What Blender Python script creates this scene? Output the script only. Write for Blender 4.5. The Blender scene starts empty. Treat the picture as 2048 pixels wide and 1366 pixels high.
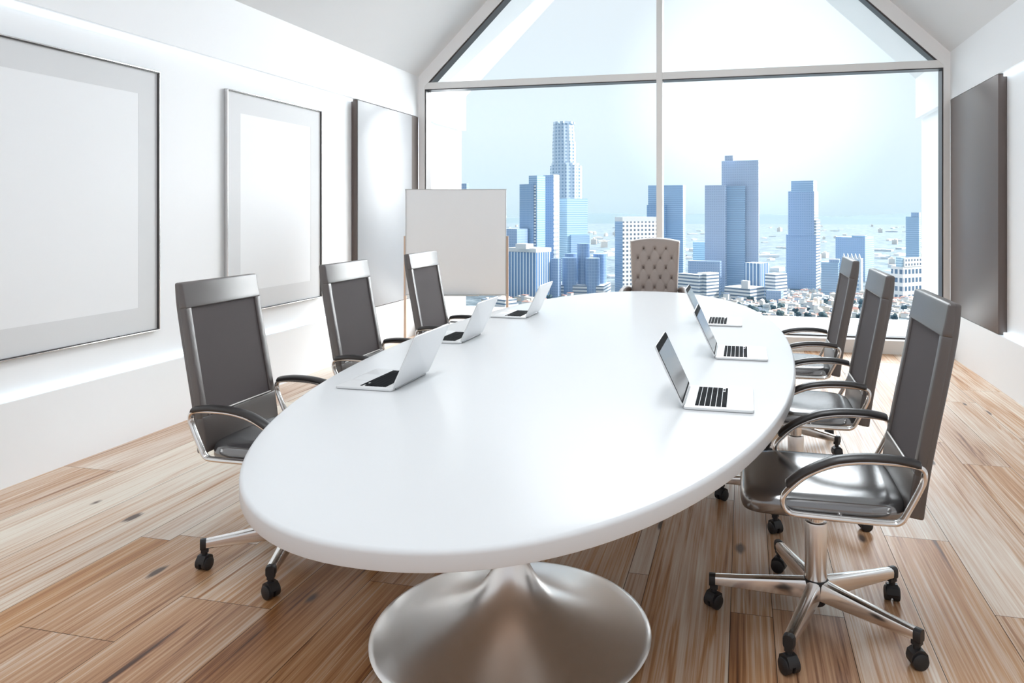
import bpy, bmesh, math, random
from mathutils import Vector, Matrix
random.seed(7)
PI = math.pi
S = bpy.context.scene
COL = S.collection

HAZE, SKY_UP, SKY_LOBE, SKY_BACK, EXPO, LED, RIDGE_FILL = 1/11000., 8.5, 14.0, -.28, 0.06, 2.5, 104
# ------------------------------------------------------------------ helpers
class MB:
    """collects geometry for ONE mesh object"""
    def __init__(s):
        s.bm = bmesh.new()
    def box(s, x0, x1, y0, y1, z0, z1, M=None, mi=0):
        c = [(x0,y0,z0),(x1,y0,z0),(x1,y1,z0),(x0,y1,z0),(x0,y0,z1),(x1,y0,z1),(x1,y1,z1),(x0,y1,z1)]
        vs = [s.bm.verts.new(M @ Vector(p) if M else p) for p in c]
        for f in ((0,3,2,1),(4,5,6,7),(0,1,5,4),(1,2,6,5),(2,3,7,6),(3,0,4,7)):
            fc = s.bm.faces.new([vs[i] for i in f]); fc.material_index = mi
        return s
    def quad(s, pts, mi=0):
        f = s.bm.faces.new([s.bm.verts.new(p) for p in pts]); f.material_index = mi
        return f
    def loft(s, rings, close=True, caps=True, mi=0):
        R_ = [[s.bm.verts.new(p) for p in r] for r in rings]
        n = len(rings[0])
        for a, b in zip(R_[:-1], R_[1:]):
            for i in range(n if close else n-1):
                j = (i+1) % n
                f = s.bm.faces.new((a[i], a[j], b[j], b[i])); f.material_index = mi
        if caps and close:
            s.bm.faces.new(R_[0][::-1]).material_index = mi
            s.bm.faces.new(R_[-1]).material_index = mi
        return R_
    def tube(s, path, r, n=10, closed=False, ry=None, up=(0,1,0)):
        """elliptic tube along path; r in the path's plane, ry across it (along up)"""
        P = [Vector(p) for p in path]; U = Vector(up); k = len(P); rings = []
        for i in range(k):
            if closed: t = P[(i+1) % k] - P[i-1]
            else: t = P[min(i+1,k-1)] - P[max(i-1,0)]
            t.normalize(); nrm = t.cross(U)
            if nrm.length < 1e-6: nrm = Vector((1,0,0))
            nrm.normalize(); u2 = nrm.cross(t)
            rr = r[i] if isinstance(r, (list,tuple)) else r
            rz = (ry if ry is not None else rr)
            rings.append([P[i] + nrm*rr*math.cos(2*PI*j/n) + u2*rz*math.sin(2*PI*j/n) for j in range(n)])
        if closed:
            R_ = [[s.bm.verts.new(p) for p in q] for q in rings]
            for i in range(k):
                a, b = R_[i], R_[(i+1) % k]
                for j in range(n):
                    s.bm.faces.new((a[j], a[(j+1)%n], b[(j+1)%n], b[j]))
        else: s.loft(rings)
        return s
    def lathe(s, prof, n=48, c=(0,0,0)):
        s.loft([[(c[0]+r*math.cos(2*PI*i/n), c[1]+r*math.sin(2*PI*i/n), c[2]+z) for i in range(n)] for r, z in prof])
        return s
    def prism(s, poly, z0, z1, mi=0):
        s.loft([[(x,y,z0) for x,y in poly],[(x,y,z1) for x,y in poly]], mi=mi); return s
    def bevel(s, w, seg=3, ang=25):
        bmesh.ops.recalc_face_normals(s.bm, faces=s.bm.faces)
        es = [e for e in s.bm.edges if len(e.link_faces) == 2 and e.calc_face_angle(0) > math.radians(ang)]
        bmesh.ops.bevel(s.bm, geom=es, offset=w, segments=seg, affect='EDGES', profile=.5, clamp_overlap=True)
        return s
    def build(s, name, mats, parent=None, smooth=True, ang=35, loc=None, recalc=True):
        if recalc: bmesh.ops.recalc_face_normals(s.bm, faces=s.bm.faces)
        me = bpy.data.meshes.new(name); s.bm.to_mesh(me); s.bm.free()
        for m in (mats if isinstance(mats, (list,tuple)) else [mats]): me.materials.append(m)
        if smooth:
            me.polygons.foreach_set('use_smooth', [True]*len(me.polygons))
            me.set_sharp_from_angle(angle=math.radians(ang))
        o = bpy.data.objects.new(name, me); COL.objects.link(o)
        if parent: o.parent = parent
        if loc: o.location = loc
        return o

def tag(o, label=None, cat=None, group=None, kind=None):
    if label: o['label'] = label
    if cat: o['category'] = cat
    if group: o['group'] = group
    if kind: o['kind'] = kind
    return o
def thing(name, label, cat, loc=(0,0,0), rz=0, group=None):
    o = bpy.data.objects.new(name, None); o.empty_display_size = .1; COL.objects.link(o)
    o.location = loc; o.rotation_euler = (0,0,rz)
    return tag(o, label, cat, group)
def dup(o, parent=None):
    c = o.copy(); COL.objects.link(c)
    if parent: c.parent = parent
    for ch in list(o.children): dup(ch, c)
    return c

# ------------------------------------------------------------------ materials
def mat(name, col, rough=.5, metal=0, spec=.5, ior=1.5, coat=0, coat_r=.1, sheen=0):
    m = bpy.data.materials.new(name); m.use_nodes = True
    b = m.node_tree.nodes['Principled BSDF']
    b.inputs['Base Color'].default_value = (*col, 1)
    b.inputs['Roughness'].default_value = rough; b.inputs['Metallic'].default_value = metal
    b.inputs['Specular IOR Level'].default_value = spec; b.inputs['IOR'].default_value = ior
    b.inputs['Coat Weight'].default_value = coat; b.inputs['Coat Roughness'].default_value = coat_r
    return m
def nodes(m): return m.node_tree.nodes, m.node_tree.links, m.node_tree.nodes['Principled BSDF']
def bumped(m, scale, strength, dist=.001, detail=4, coord='Object', stretch=(1,1,1)):
    N, L, b = nodes(m)
    tc = N.new('ShaderNodeTexCoord'); mp = N.new('ShaderNodeMapping'); mp.inputs['Scale'].default_value = stretch
    nz = N.new('ShaderNodeTexNoise'); nz.inputs['Scale'].default_value = scale; nz.inputs['Detail'].default_value = detail
    bp = N.new('ShaderNodeBump'); bp.inputs['Strength'].default_value = strength; bp.inputs['Distance'].default_value = dist
    L.new(tc.outputs[coord], mp.inputs['Vector']); L.new(mp.outputs[0], nz.inputs['Vector'])
    L.new(nz.outputs['Fac'], bp.inputs['Height']); L.new(bp.outputs[0], b.inputs['Normal'])
    return m
def emis(name, col, st):
    m = bpy.data.materials.new(name); m.use_nodes = True
    N, L = m.node_tree.nodes, m.node_tree.links; N.clear()
    o = N.new('ShaderNodeOutputMaterial'); e = N.new('ShaderNodeEmission')
    e.inputs['Color'].default_value = (*col,1); e.inputs['Strength'].default_value = st
    L.new(e.outputs[0], o.inputs[0]); return m

M_wall = bumped(mat('white_plaster', (.85,.87,.89), .55, spec=.3), 60, .08)
M_far = mat('white_satin_paint', (.90,.90,.90), .22)
M_ceil = bumped(mat('ceiling_plaster', (.74,.76,.78), .7, spec=.2), 40, .08)
M_sill = mat('pale_stone_sill', (.80,.79,.77), .5)
M_leather = bumped(mat('brown_black_leather', (.060,.046,.041), .36, ior=2.1), 260, .12)
M_lpanel = bumped(mat('taupe_lacquer_panel', (.130,.103,.094), .36, ior=1.40), 30, .03)
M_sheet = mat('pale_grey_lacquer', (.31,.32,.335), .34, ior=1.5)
M_seat = bumped(mat('black_leather_seat', (.036,.035,.038), .17, ior=3.0), 260, .02)
M_mesh = bumped(mat('dark_mesh_fabric', (.11,.096,.097), .8, spec=.25), 700, .5, .0015, 2)
M_chrome = mat('polished_aluminium', (.86,.84,.82), .14, 1)
M_satin = bumped(mat('satin_aluminium', (.90,.88,.86), .29, 1), 500, .03)
M_pip = mat('pale_piping', (.75,.72,.70), .35)
M_pad = mat('black_soft_plastic', (.028,.025,.025), .33, ior=1.6)
M_black = mat('black_plastic', (.018,.018,.02), .45)
M_table = mat('white_lacquer', (.755,.77,.785), .22, ior=1.17)
M_tuft = bumped(mat('taupe_tufted_leather', (.36,.30,.27), .42, ior=1.5), 200, .1)
M_tuftd = mat('taupe_arm_leather', (.14,.10,.085), .45)
M_alu = mat('silver_laptop_shell', (.80,.81,.82), .38, .25)
M_key = mat('black_keys', (.012,.013,.015), .7, spec=.03)
M_bezel = mat('black_bezel_glass', (.012,.012,.013), .6, spec=.02)
M_screen = mat('grey_screen_glass', (.25,.245,.243), .12, ior=1.25)
M_pad2 = mat('trackpad_silver', (.74,.75,.76), .35, .2)
M_hinge = mat('grey_hinge', (.28,.29,.30), .4)
M_board = mat('whiteboard_surface', (.89,.90,.91), .35)
M_boardf = mat('whiteboard_frame', (.62,.63,.63), .35, .6)
M_wood = bumped(mat('pale_beech', (.70,.52,.40), .5), 40, .1, stretch=(1,1,.1))
M_frame = mat('silver_frame', (.72,.71,.71), .25, .8)
M_mount = mat('grey_mount_board', (.66,.675,.69), .6)
M_print = mat('white_print_paper', (.79,.81,.83), .55)
M_dark = mat('dark_bronze_frame', (.05,.045,.045), .3)
M_white = mat('white_frame_paint', (.82,.82,.81), .3)
M_led = emis('led_white', (.80,.92,1.0), LED)

def glass_mat():
    m = bpy.data.materials.new('window_glass'); m.use_nodes = True
    N, L = m.node_tree.nodes, m.node_tree.links; N.clear()
    o = N.new('ShaderNodeOutputMaterial'); mx = N.new('ShaderNodeMixShader')
    t = N.new('ShaderNodeBsdfTransparent'); t.inputs[0].default_value = (.985,.995,1,1)
    g = N.new('ShaderNodeBsdfGlossy'); g.inputs['Roughness'].default_value = 0.0
    f = N.new('ShaderNodeFresnel'); f.inputs[0].default_value = 1.08
    L.new(f.outputs[0], mx.inputs[0]); L.new(t.outputs[0], mx.inputs[1]); L.new(g.outputs[0], mx.inputs[2])
    L.new(mx.outputs[0], o.inputs[0]); return m
M_glass = glass_mat()

def floor_mat():
    m = mat('reclaimed_oak_planks', (.5,.35,.25), .36, spec=.45)
    N, L, b = nodes(m)
    def mth(op, a, c=None):
        n = N.new('ShaderNodeMath'); n.operation = op
        for i, v in enumerate((a, c)):
            if v is None: continue
            if isinstance(v, (int,float)): n.inputs[i].default_value = v
            else: L.new(v, n.inputs[i])
        return n.outputs[0]
    at = N.new('ShaderNodeAttribute'); at.attribute_name = 'plank'
    sp = N.new('ShaderNodeSeparateColor'); L.new(at.outputs['Color'], sp.inputs[0])
    tone, rnd, rnd2 = sp.outputs
    tc = N.new('ShaderNodeTexCoord'); off = N.new('ShaderNodeVectorMath'); off.operation = 'ADD'
    cmb = N.new('ShaderNodeCombineXYZ')
    L.new(mth('MULTIPLY', rnd, 37.), cmb.inputs[0]); L.new(mth('MULTIPLY', rnd2, 53.), cmb.inputs[1])
    L.new(tc.outputs['Object'], off.inputs[0]); L.new(cmb.outputs[0], off.inputs[1])
    def stretch(sx, sy):
        mp = N.new('ShaderNodeMapping'); mp.inputs['Scale'].default_value = (sx, sy, 1); L.new(off.outputs[0], mp.inputs[0]); return mp.outputs[0]
    def noise(v, sc, det=5, dist=0, rough=.55):
        n = N.new('ShaderNodeTexNoise'); n.inputs['Scale'].default_value = sc; n.inputs['Detail'].default_value = det
        n.inputs['Distortion'].default_value = dist; n.inputs['Roughness'].default_value = rough; L.new(v, n.inputs['Vector']); return n.outputs['Fac']
    broad = noise(stretch(5, .55), 1.0, 4, .6)
    fine = noise(stretch(110, 1.3), 1.0, 6, .4, .62); mid = noise(stretch(42, .7), 1.0, 8, .35, .72)
    streak = noise(stretch(14, .5), 1.0, 5, 1.2)
    wv = N.new('ShaderNodeTexWave'); wv.wave_type = 'RINGS'; wv.rings_direction = 'Z'
    wv.inputs['Scale'].default_value = 2.2; wv.inputs['Distortion'].default_value = 5; wv.inputs['Detail'].default_value = 3; wv.inputs['Detail Scale'].default_value = .9
    L.new(stretch(5, .30), wv.inputs['Vector'])
    # tone: 0 pale .. 1 dark
    t = mth('ADD', tone, mth('MULTIPLY', mth('SUBTRACT', broad, .5), .95))
    t = mth('ADD', t, mth('MULTIPLY', mth('SUBTRACT', fine, .5), 1.05))
    t = mth('ADD', t, mth('MULTIPLY', mth('SUBTRACT', wv.outputs['Fac'], .5), .06))
    t = mth('ADD', t, mth('MULTIPLY', mth('SUBTRACT', mid, .5), .48))
    st = N.new('ShaderNodeMapRange'); st.inputs['From Min'].default_value = .58; st.inputs['From Max'].default_value = .74
    L.new(streak, st.inputs['Value'])
    t = mth('ADD', t, mth('MULTIPLY', st.outputs[0], .58))
    cr = N.new('ShaderNodeValToRGB'); L.new(t, cr.inputs[0])
    e = cr.color_ramp.elements
    e[0].position = 0; e[0].color = (.80,.73,.63,1); e[1].position = 1; e[1].color = (.075,.032,.016,1)
    for p, c in ((.25,(.67,.53,.42)),(.45,(.54,.33,.195)),(.62,(.41,.22,.12)),(.8,(.25,.115,.06))):
        x = e.new(p); x.color = (*c,1)
    # knots
    vo = N.new('ShaderNodeTexVoronoi'); vo.voronoi_dimensions = '2D'; vo.inputs['Scale'].default_value = 1.0
    L.new(stretch(2.6, 1.0), vo.inputs['Vector'])
    sk = N.new('ShaderNodeSeparateColor'); L.new(vo.outputs['Color'], sk.inputs[0])
    kd = mth('ADD', mth('ADD', vo.outputs['Distance'], mth('MULTIPLY', mth('SUBTRACT', mid, .5), .10)), mth('MULTIPLY', sk.outputs[1], .035))
    k = N.new('ShaderNodeMapRange'); k.inputs['From Min'].default_value = .045; k.inputs['From Max'].default_value = .075
    k.inputs['To Min'].default_value = 1; k.inputs['To Max'].default_value = 0; L.new(kd, k.inputs['Value'])
    kf = mth('MULTIPLY', k.outputs[0], mth('GREATER_THAN', sk.outputs[0], .70))
    mx = N.new('ShaderNodeMix'); mx.data_type = 'RGBA'; L.new(kf, mx.inputs[0]); L.new(cr.outputs[0], mx.inputs[6]); mx.inputs[7].default_value = (.095,.058,.043,1)
    hs = N.new('ShaderNodeHueSaturation'); L.new(mx.outputs[2], hs.inputs['Color'])
    L.new(mth('ADD', .90, mth('MULTIPLY', rnd2, .32)), hs.inputs['Saturation'])
    L.new(hs.outputs[0], b.inputs['Base Color'])
    L.new(mth('ADD', .27, mth('MULTIPLY', fine, .22)), b.inputs['Roughness'])
    bp = N.new('ShaderNodeBump'); bp.inputs['Strength'].default_value = .25; bp.inputs['Distance'].default_value = .002
    L.new(fine, bp.inputs['Height']); L.new(bp.outputs[0], b.inputs['Normal'])
    return m
M_floor = floor_mat()
M_gap = mat('dark_plank_gap', (.05,.028,.018), .8)

def facade(name, wall, glass, fh=4., bw=4., hf=.5, wf=.6, rough=.4):
    """storeys of height fh and bays of width bw; hf / wf are the glazed fractions (1 = all glass)"""
    m = mat(name, wall, rough)
    N, L, b = nodes(m)
    tc = N.new('ShaderNodeTexCoord'); s = N.new('ShaderNodeSeparateXYZ'); sn = N.new('ShaderNodeSeparateXYZ')
    L.new(tc.outputs['Object'], s.inputs[0]); L.new(tc.outputs['Normal'], sn.inputs[0])
    def mth(op, *a):
        n = N.new('ShaderNodeMath'); n.operation = op
        for i, v in enumerate(a):
            if isinstance(v, (int,float)): n.inputs[i].default_value = v
            else: L.new(v, n.inputs[i])
        return n.outputs[0]
    ax = mth('ABSOLUTE', sn.outputs[0]); ay = mth('ABSOLUTE', sn.outputs[1]); az = mth('ABSOLUTE', sn.outputs[2])
    side = mth('GREATER_THAN', ax, ay)
    u = mth('ADD', mth('MULTIPLY', side, s.outputs[1]), mth('MULTIPLY', mth('SUBTRACT', 1., side), s.outputs[0]))
    fz = mth('LESS_THAN', mth('FRACT', mth('DIVIDE', mth('ADD', s.outputs[2], 2000*fh), fh)), hf)
    fu = mth('LESS_THAN', mth('FRACT', mth('DIVIDE', mth('ADD', u, 2000*bw), bw)), wf)
    f = mth('MULTIPLY', mth('MULTIPLY', fz, fu), mth('LESS_THAN', az, .5))
    mx = N.new('ShaderNodeMix'); mx.data_type = 'RGBA'; L.new(f, mx.inputs[0])
    mx.inputs[6].default_value = (*wall,1); mx.inputs[7].default_value = (*glass,1); L.new(mx.outputs[2], b.inputs['Base Color'])
    L.new(mth('SUBTRACT', rough, mth('MULTIPLY', f, rough-.15)), b.inputs['Roughness'])
    return m

# ------------------------------------------------------------------ camera
CAMH = 1.42; FPX = 1484.0; CXP = 1125.0; HYP = 424.0
TH = math.radians(13.707)
RV = Vector((math.cos(TH), math.sin(TH), 0)); FV = Vector((-math.sin(TH), math.cos(TH), 0))
cam = bpy.data.cameras.new('camera'); camo = bpy.data.objects.new('camera', cam); COL.objects.link(camo)
camo.location = (0,0,CAMH); camo.rotation_euler = (PI/2, 0, TH)
cam.sensor_width = 36; cam.lens = FPX/2048*36
cam.shift_x = -(CXP-1024)/2048; cam.shift_y = -(683-HYP)/2048
cam.clip_start = .05; cam.clip_end = 60000
S.camera = camo

# ------------------------------------------------------------------ room shell
XL, XR, YB, YF, YE = -3.69, 1.985, -2.6, 8.03, 9.55
ZR0, ZR1, ZW, RD = .435, 2.53, 3.0, .065
XM = (XL+XR)/2; ZA = ZW + (XM-XL)*.99
def wall(name, x, d):      # d = -1: left wall (recess goes to -x), +1: right wall
    m = MB(); t = .25
    xo, xr = x + d*t, x + d*RD
    prof = [(x,0),(x,ZR0),(xr,ZR0),(xr,ZR1),(x,ZR1),(x,ZW),(xo,ZW+t),(xo,-.0)]
    m.loft([[(px,y,pz) for px,pz in prof] for y in (YB,YE)])
    o = m.build(name, M_wall, smooth=False); return tag(o, kind='structure')
wall('wall_left', XL, -1); wall('wall_right', XR, 1)
m = MB(); t = .25
prof = [(XL,ZW),(XM,ZA),(XR,ZW),(XR+.25,ZW+.25),(XM,ZA+.4),(XL-.25,ZW+.25)]
m.loft([[(px,y,pz) for px,pz in prof] for y in (YB,YE)])
tag(m.build('ceiling', M_ceil, smooth=False), kind='structure')

# floor of separate boards with thin gaps between them
def make_floor():
    xs = [-3.75,-3.318,-2.95,-2.56,-2.41,-2.02,-1.64,-1.40,-1.12,-.80,-.44,-.36,-.045,.10,.343,.60,.86,1.20,1.445,1.68,2.05]
    joints = {0:[3.37,5.6],1:[1.2,4.9,6.9],2:[3.9,6.2],3:[.4,2.715,5.2],4:[2.03,2.77,4.6],5:[.3,2.33,4.4,6.6],6:[1.1,3.6,5.9],
              7:[2.6,5.0,7.2],8:[1.5,3.3,6.1],9:[2.1,4.3],10:[2.9,5.5],11:[1.2,3.75,6.3],12:[.9,2.70,4.9,6.9],13:[2.757,5.3],14:[1.4,4.2,6.4],
              15:[1.9,3.5,5.8],16:[.8,2.9,5.0],17:[2.2,4.6,7.5],18:[1.3,3.9,6.09],19:[2.5,5.2,6.5]}
    tones = {(0,0):.34,(0,1):.30,(1,0):.10,(1,1):.06,(1,2):.14,(2,0):.12,(2,1):.10,(3,0):.54,(3,1):.48,(3,2):.16,(4,0):.54,(4,1):.50,(4,2):.2,(4,3):.12,
             (5,0):.64,(5,1):.56,(5,2):.46,(5,3):.22,(6,0):.50,(6,1):.60,(6,2):.5,(7,0):.6,(7,1):.45,(11,1):.30,(11,2):.22,(10,0):.36,(10,1):.30,
             (12,0):.52,(12,1):.44,(12,2):.38,(13,0):.56,(13,1):.36,(13,2):.3,(14,0):.46,(14,1):.44,(15,0):.50,(15,1):.46,(16,0):.42,(16,1):.38,(16,2):.34,(17,0):.44,(17,1):.38,(18,0):.32,(18,1):.38,(18,2):.3,(19,0):.4,(19,1):.34,(8,0):.55,(9,0):.5}
    m = MB(); lay = m.bm.loops.layers.float_color.new('plank')
    g = .0011; rr = random.Random(3)
    for i in range(len(xs)-1):
        ys = [YB] + joints[i] + [8.1]
        for k in range(len(ys)-1):
            tone = tones.get((i,k), rr.uniform(.22,.48)); a, b_ = rr.random(), rr.random()
            y0 = ys[k] + (g if k else 0)
            f = m.quad([(xs[i]+g,y0,0),(xs[i+1]-g,y0,0),(xs[i+1]-g,ys[k+1]-g,0),(xs[i]+g,ys[k+1]-g,0)])
            for l in f.loops: l[lay] = (tone, a, b_, 1)
    f = m.quad([(xs[0],YB,-.004),(xs[-1],YB,-.004),(xs[-1],8.1,-.004),(xs[0],8.1,-.004)], mi=1)
    tag(m.build('floor', [M_floor, M_gap], smooth=False, recalc=False), kind='structure')
make_floor()

# far wall: gable surround with the big opening, plus low threshold
ox0, ox1, dz = -3.615, 1.925, .185
gl = lambda x, off: min(ZW + (x-XL)*.99, ZW + (XR-x)*.99) - off
outer = [(XL,0),(XL,ZW),(XM,ZA),(XR,ZW),(XR,0)]
inner = [(ox0,.135),(ox0,gl(ox0,dz)),(XM,ZA-dz),(ox1,gl(ox1,dz)),(ox1,.135)]
def ring_wall(m, out, inn, y0, y1):
    a0 = [m.bm.verts.new((x,y0,z)) for x,z in out]; b0 = [m.bm.verts.new((x,y0,z)) for x,z in inn]
    a1 = [m.bm.verts.new((x,y1,z)) for x,z in out]; b1 = [m.bm.verts.new((x,y1,z)) for x,z in inn]
    n = len(out)
    for i in range(n-1):
        m.bm.faces.new((a0[i],a0[i+1],b0[i+1],b0[i])); m.bm.faces.new((a1[i+1],a1[i],b1[i],b1[i+1]))
        m.bm.faces.new((b0[i],b0[i+1],b1[i+1],b1[i])); m.bm.faces.new((a0[i+1],a0[i],a1[i],a1[i+1]))
    for i in (0,n-1):
        m.bm.faces.new((a0[i],b0[i],b1[i],a1[i]))
m = MB(); ring_wall(m, outer, inner, YF, YF+.05)
tag(m.build('wall_far', M_far, smooth=False), kind='structure')
m = MB(); m.box(XL-.06, XR+.06, 7.97, YE, -.15, .135)
tag(m.bevel(.004,2).build('trim_1', M_sill), kind='structure')

# window: dark reveal, mullion, transom, panes
win = bpy.data.objects.new('window_1', None); COL.objects.link(win); tag(win, kind='structure')
FD = YF + .16
inn2 = [(x+(.012 if x<XM else -.012 if x>XM else 0), z-(.014 if z>.2 else 0)) for x,z in inner]
inn2[0] = (ox0+.012,.135); inn2[-1] = (ox1-.012,.135)
m = MB(); ring_wall(m, inner, inn2, YF+.012, FD)
m.box(ox0, ox1, YF+.05, FD, .135, .15)
m.build('window_frame', M_dark, win, smooth=False)
MX0, MX1, TZ0, TZ1 = -.915, -.851, 2.852, 2.928
m = MB(); m.box(MX0, MX1, YF+.0, FD, .15, gl((MX0+MX1)/2,dz)-.0)
m.bevel(.002,1).build('mullion', M_white, win)
m = MB(); m.box(ox0, MX0, YF+.005, YF+.07, TZ0, TZ1); m.box(MX1, ox1, YF+.005, YF+.07, TZ0, TZ1)
m.build('transom', M_white, win, smooth=False)
m = MB(); m.box(ox0+.01, MX0, YF+.012, FD, TZ0-.010, TZ0); m.box(MX1, ox1-.01, YF+.012, FD, TZ0-.010, TZ0)
m.build('transom_gasket', M_dark, win, smooth=False)
GY = YF+.12
for x0, x1 in ((ox0+.012, MX0), (MX1, ox1-.012)):
    m = MB(); m.box(x0, x1, GY, GY+.006, .15, TZ0-.01); m.build('pane', M_glass, win, smooth=False)
for pts in ([(ox0+.012,TZ1),(MX0,TZ1),(MX0,gl(MX0,dz+.014)),(ox0+.012,gl(ox0+.012,dz+.014))],
            [(MX1,TZ1),(ox1-.012,TZ1),(ox1-.012,gl(ox1-.012,dz+.014)),(MX1,gl(MX1,dz+.014))]):
    m = MB(); m.loft([[(x,y,z) for x,z in pts] for y in (GY,GY+.006)]); m.build('pane', M_glass, win, smooth=False)

# light strips in the wall recesses
for nm, x0, x1, z0, z1 in (('top of the left wall recess', XL-RD, XL-RD+.022, ZR1-.022, ZR1), ('foot of the left wall recess', XL-RD, XL-RD+.022, ZR0, ZR0+.02),
                           ('top of the right wall recess', XR+RD-.03, XR+RD, ZR1-.026, ZR1), ('foot of the right wall recess', XR+RD-.03, XR+RD, ZR0, ZR0+.022)):
    m = MB(); m.box(x0, x1, YB+.05, 6.6, z0, z1)
    tag(m.build('light_strip', M_led, smooth=False), 'glowing white light strip along the '+nm, 'light strip')

# lacquered wall panels by the window
for nm, x, d in (('left', XL, -1), ('right', XR, 1)):
    t_ = thing('wall_panel', {'left':'tall glossy pale-fronted panel with taupe edges in the left wall recess behind the whiteboard','right':'tall glossy taupe panel in the right wall recess beside the window'}[nm], 'panel', (x, 6.61, ZR0))
    m = MB(); a, b_ = sorted((-.001*d, d*(RD-.002))); m.box(a, b_, 0, 1.41, .004, ZR1-ZR0-.004)
    m.bevel(.004,2).build('panel_board', M_lpanel, t_)
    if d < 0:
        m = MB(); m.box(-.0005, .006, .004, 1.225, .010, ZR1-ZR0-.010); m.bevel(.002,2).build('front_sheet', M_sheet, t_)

# framed blank posters in the left recess
def poster(y0, label):
    W, Z0, Z1, X0 = 1.275, .645, 2.34, XL-RD
    t_ = thing('picture_frame', label, 'picture frame', (X0, y0, Z0), group='framed blank posters on the left wall')
    h = Z1-Z0; fw = .007; fd = .034
    m = MB()
    for a in ((0,W,0,fw),(0,W,h-fw,h),(0,fw,fw,h-fw),(W-fw,W,fw,h-fw)): m.box(0, fd, a[0], a[1], a[2], a[3])
    m.bevel(.002,2).build('frame', M_frame, t_)
    m = MB(); q = fw+.005
    for a in ((fw,W-fw,fw,q),(fw,W-fw,h-q,h-fw),(fw,q,q,h-q),(W-q,W-fw,q,h-q)): m.box(.003, .028, *a)
    m.build('inner_lip', M_dark, t_, smooth=False)
    m = MB(); mw = .165
    for a in ((fw,W-fw,fw,mw),(fw,W-fw,h-mw,h-fw),(fw,mw,mw,h-mw),(W-mw,W-fw,mw,h-mw)): m.box(.004, .018, *a)
    m.build('mount', M_mount, t_, smooth=False)
    m = MB(); m.box(.0035, .0172, mw-.0005, W-mw+.0005, mw-.0005, h-mw+.0005); m.build('print', M_print, t_, smooth=False)
poster(2.835, 'large blank framed poster nearest the camera, cut off by the left picture edge')
poster(4.765, 'blank framed poster behind the front left chair, wholly in view')

# ------------------------------------------------------------------ conference table
TX, TY, TZ, TA, TB, TN = -.765, 3.923, .73, 1.003, 2.537, 2.168
def table():
    t_ = thing('conference_table', 'long oval white lacquered conference table on flared metal pedestals', 'table', (TX,TY,0))
    n = 160
    def ring(inset, z):
        out = []
        for i in range(n):
            a = 2*PI*i/n; c, s_ = math.cos(a), math.sin(a)
            out.append((math.copysign(abs(c)**(2/TN), c)*(TA-inset), math.copysign(abs(s_)**(2/TN), s_)*(TB-inset), z))
        return out
    prof = [(.06,TZ-.047),(.004,TZ-.047),(.001,TZ-.046),(0,TZ-.042),(0,TZ-.012)]
    for k in range(1,7):
        a = k/6*PI/2; prof.append((.012*(1-math.cos(a)), TZ-.012+.012*math.sin(a)))
    prof += [(.06,TZ),(.3,TZ)]
    m = MB(); m.loft([ring(*p) for p in prof]); m.build('tabletop', M_table, t_, ang=40)
    pr = [(.0,0),(.45,0),(.468,.003),(.472,.009),(.468,.015),(.45,.021),(.40,.030),(.34,.042),(.28,.058),(.22,.080),(.17,.105),(.13,.132),(.10,.160),(.078,.190),(.060,.225),
          (.050,.27),(.046,.33),(.047,.40),(.053,.47),(.066,.54),(.09,.60),(.13,.645),(.19,.676),(.24,.683),(0.0,.683)]
    pr[0] = (.002,0); pr[-1] = (.002,.683)
    for y in (-1.515, 1.515):
        m = MB(); m.lathe(pr, 96); m.build('pedestal', M_satin, t_, loc=(0,y,0), ang=50)
table()

# ------------------------------------------------------------------ high-back office chairs
def smooth_path(P, n=6, closed=False):
    P = [Vector(p) for p in P]; out = []; k = len(P)
    rng = range(k) if closed else range(k-1)
    for i in rng:
        p0 = P[i-1] if (closed or i > 0) else P[i]; p1 = P[i]; p2 = P[(i+1)%k]; p3 = P[(i+2)%k] if (closed or i+2 < k) else P[(i+1)%k]
        for j in range(n):
            t = j/n
            out.append(.5*((2*p1)+(-p0+p2)*t+(2*p0-5*p1+4*p2-p3)*t*t+(-p0+3*p1-3*p2+p3)*t**3))
    if not closed: out.append(P[-1])
    return out
def chaikin(P, it):
    P = [Vector(p) for p in P]
    for _ in range(it):
        Q = []
        for i, p in enumerate(P):
            q = P[(i+1)%len(P)]; Q += [p*.75+q*.25, p*.25+q*.75]
        P = Q
    return P
BACK = smooth_path([(.252,0,.470),(.262,0,.55),(.277,0,.646),(.298,0,.76),(.321,0,.88),(.341,0,.99),(.353,0,1.07),(.358,0,1.140)], 5)
def back_pts(z0, z1):
    """points of the front curve of the back between two heights"""
    def at(z):
        for a, b in zip(BACK[:-1], BACK[1:]):
            if a.z <= z <= b.z: return a.lerp(b, (z-a.z)/(b.z-a.z))
        return BACK[-1].copy() if z > BACK[-1].z else BACK[0].copy()
    return [at(z0)] + [p.copy() for p in BACK if z0+.008 < p.z < z1-.008] + [at(z1)]
def slab(m, z0, z1, ya, yb, t0, t1, tt=None):
    P = back_pts(z0, z1); rings = []
    for i, p in enumerate(P):
        d = (P[min(i+1,len(P)-1)] - P[max(i-1,0)]).normalized(); nrm = Vector((d.z,0,-d.x))
        f, b = p+nrm*(t0 if tt is None else t0+(tt-t0)*i/(len(P)-1)), p+nrm*t1
        rings.append([(f.x,ya,f.z),(f.x,yb,f.z),(b.x,yb,b.z),(b.x,ya,b.z)])
    m.loft(rings)
LEG0 = PI
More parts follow.
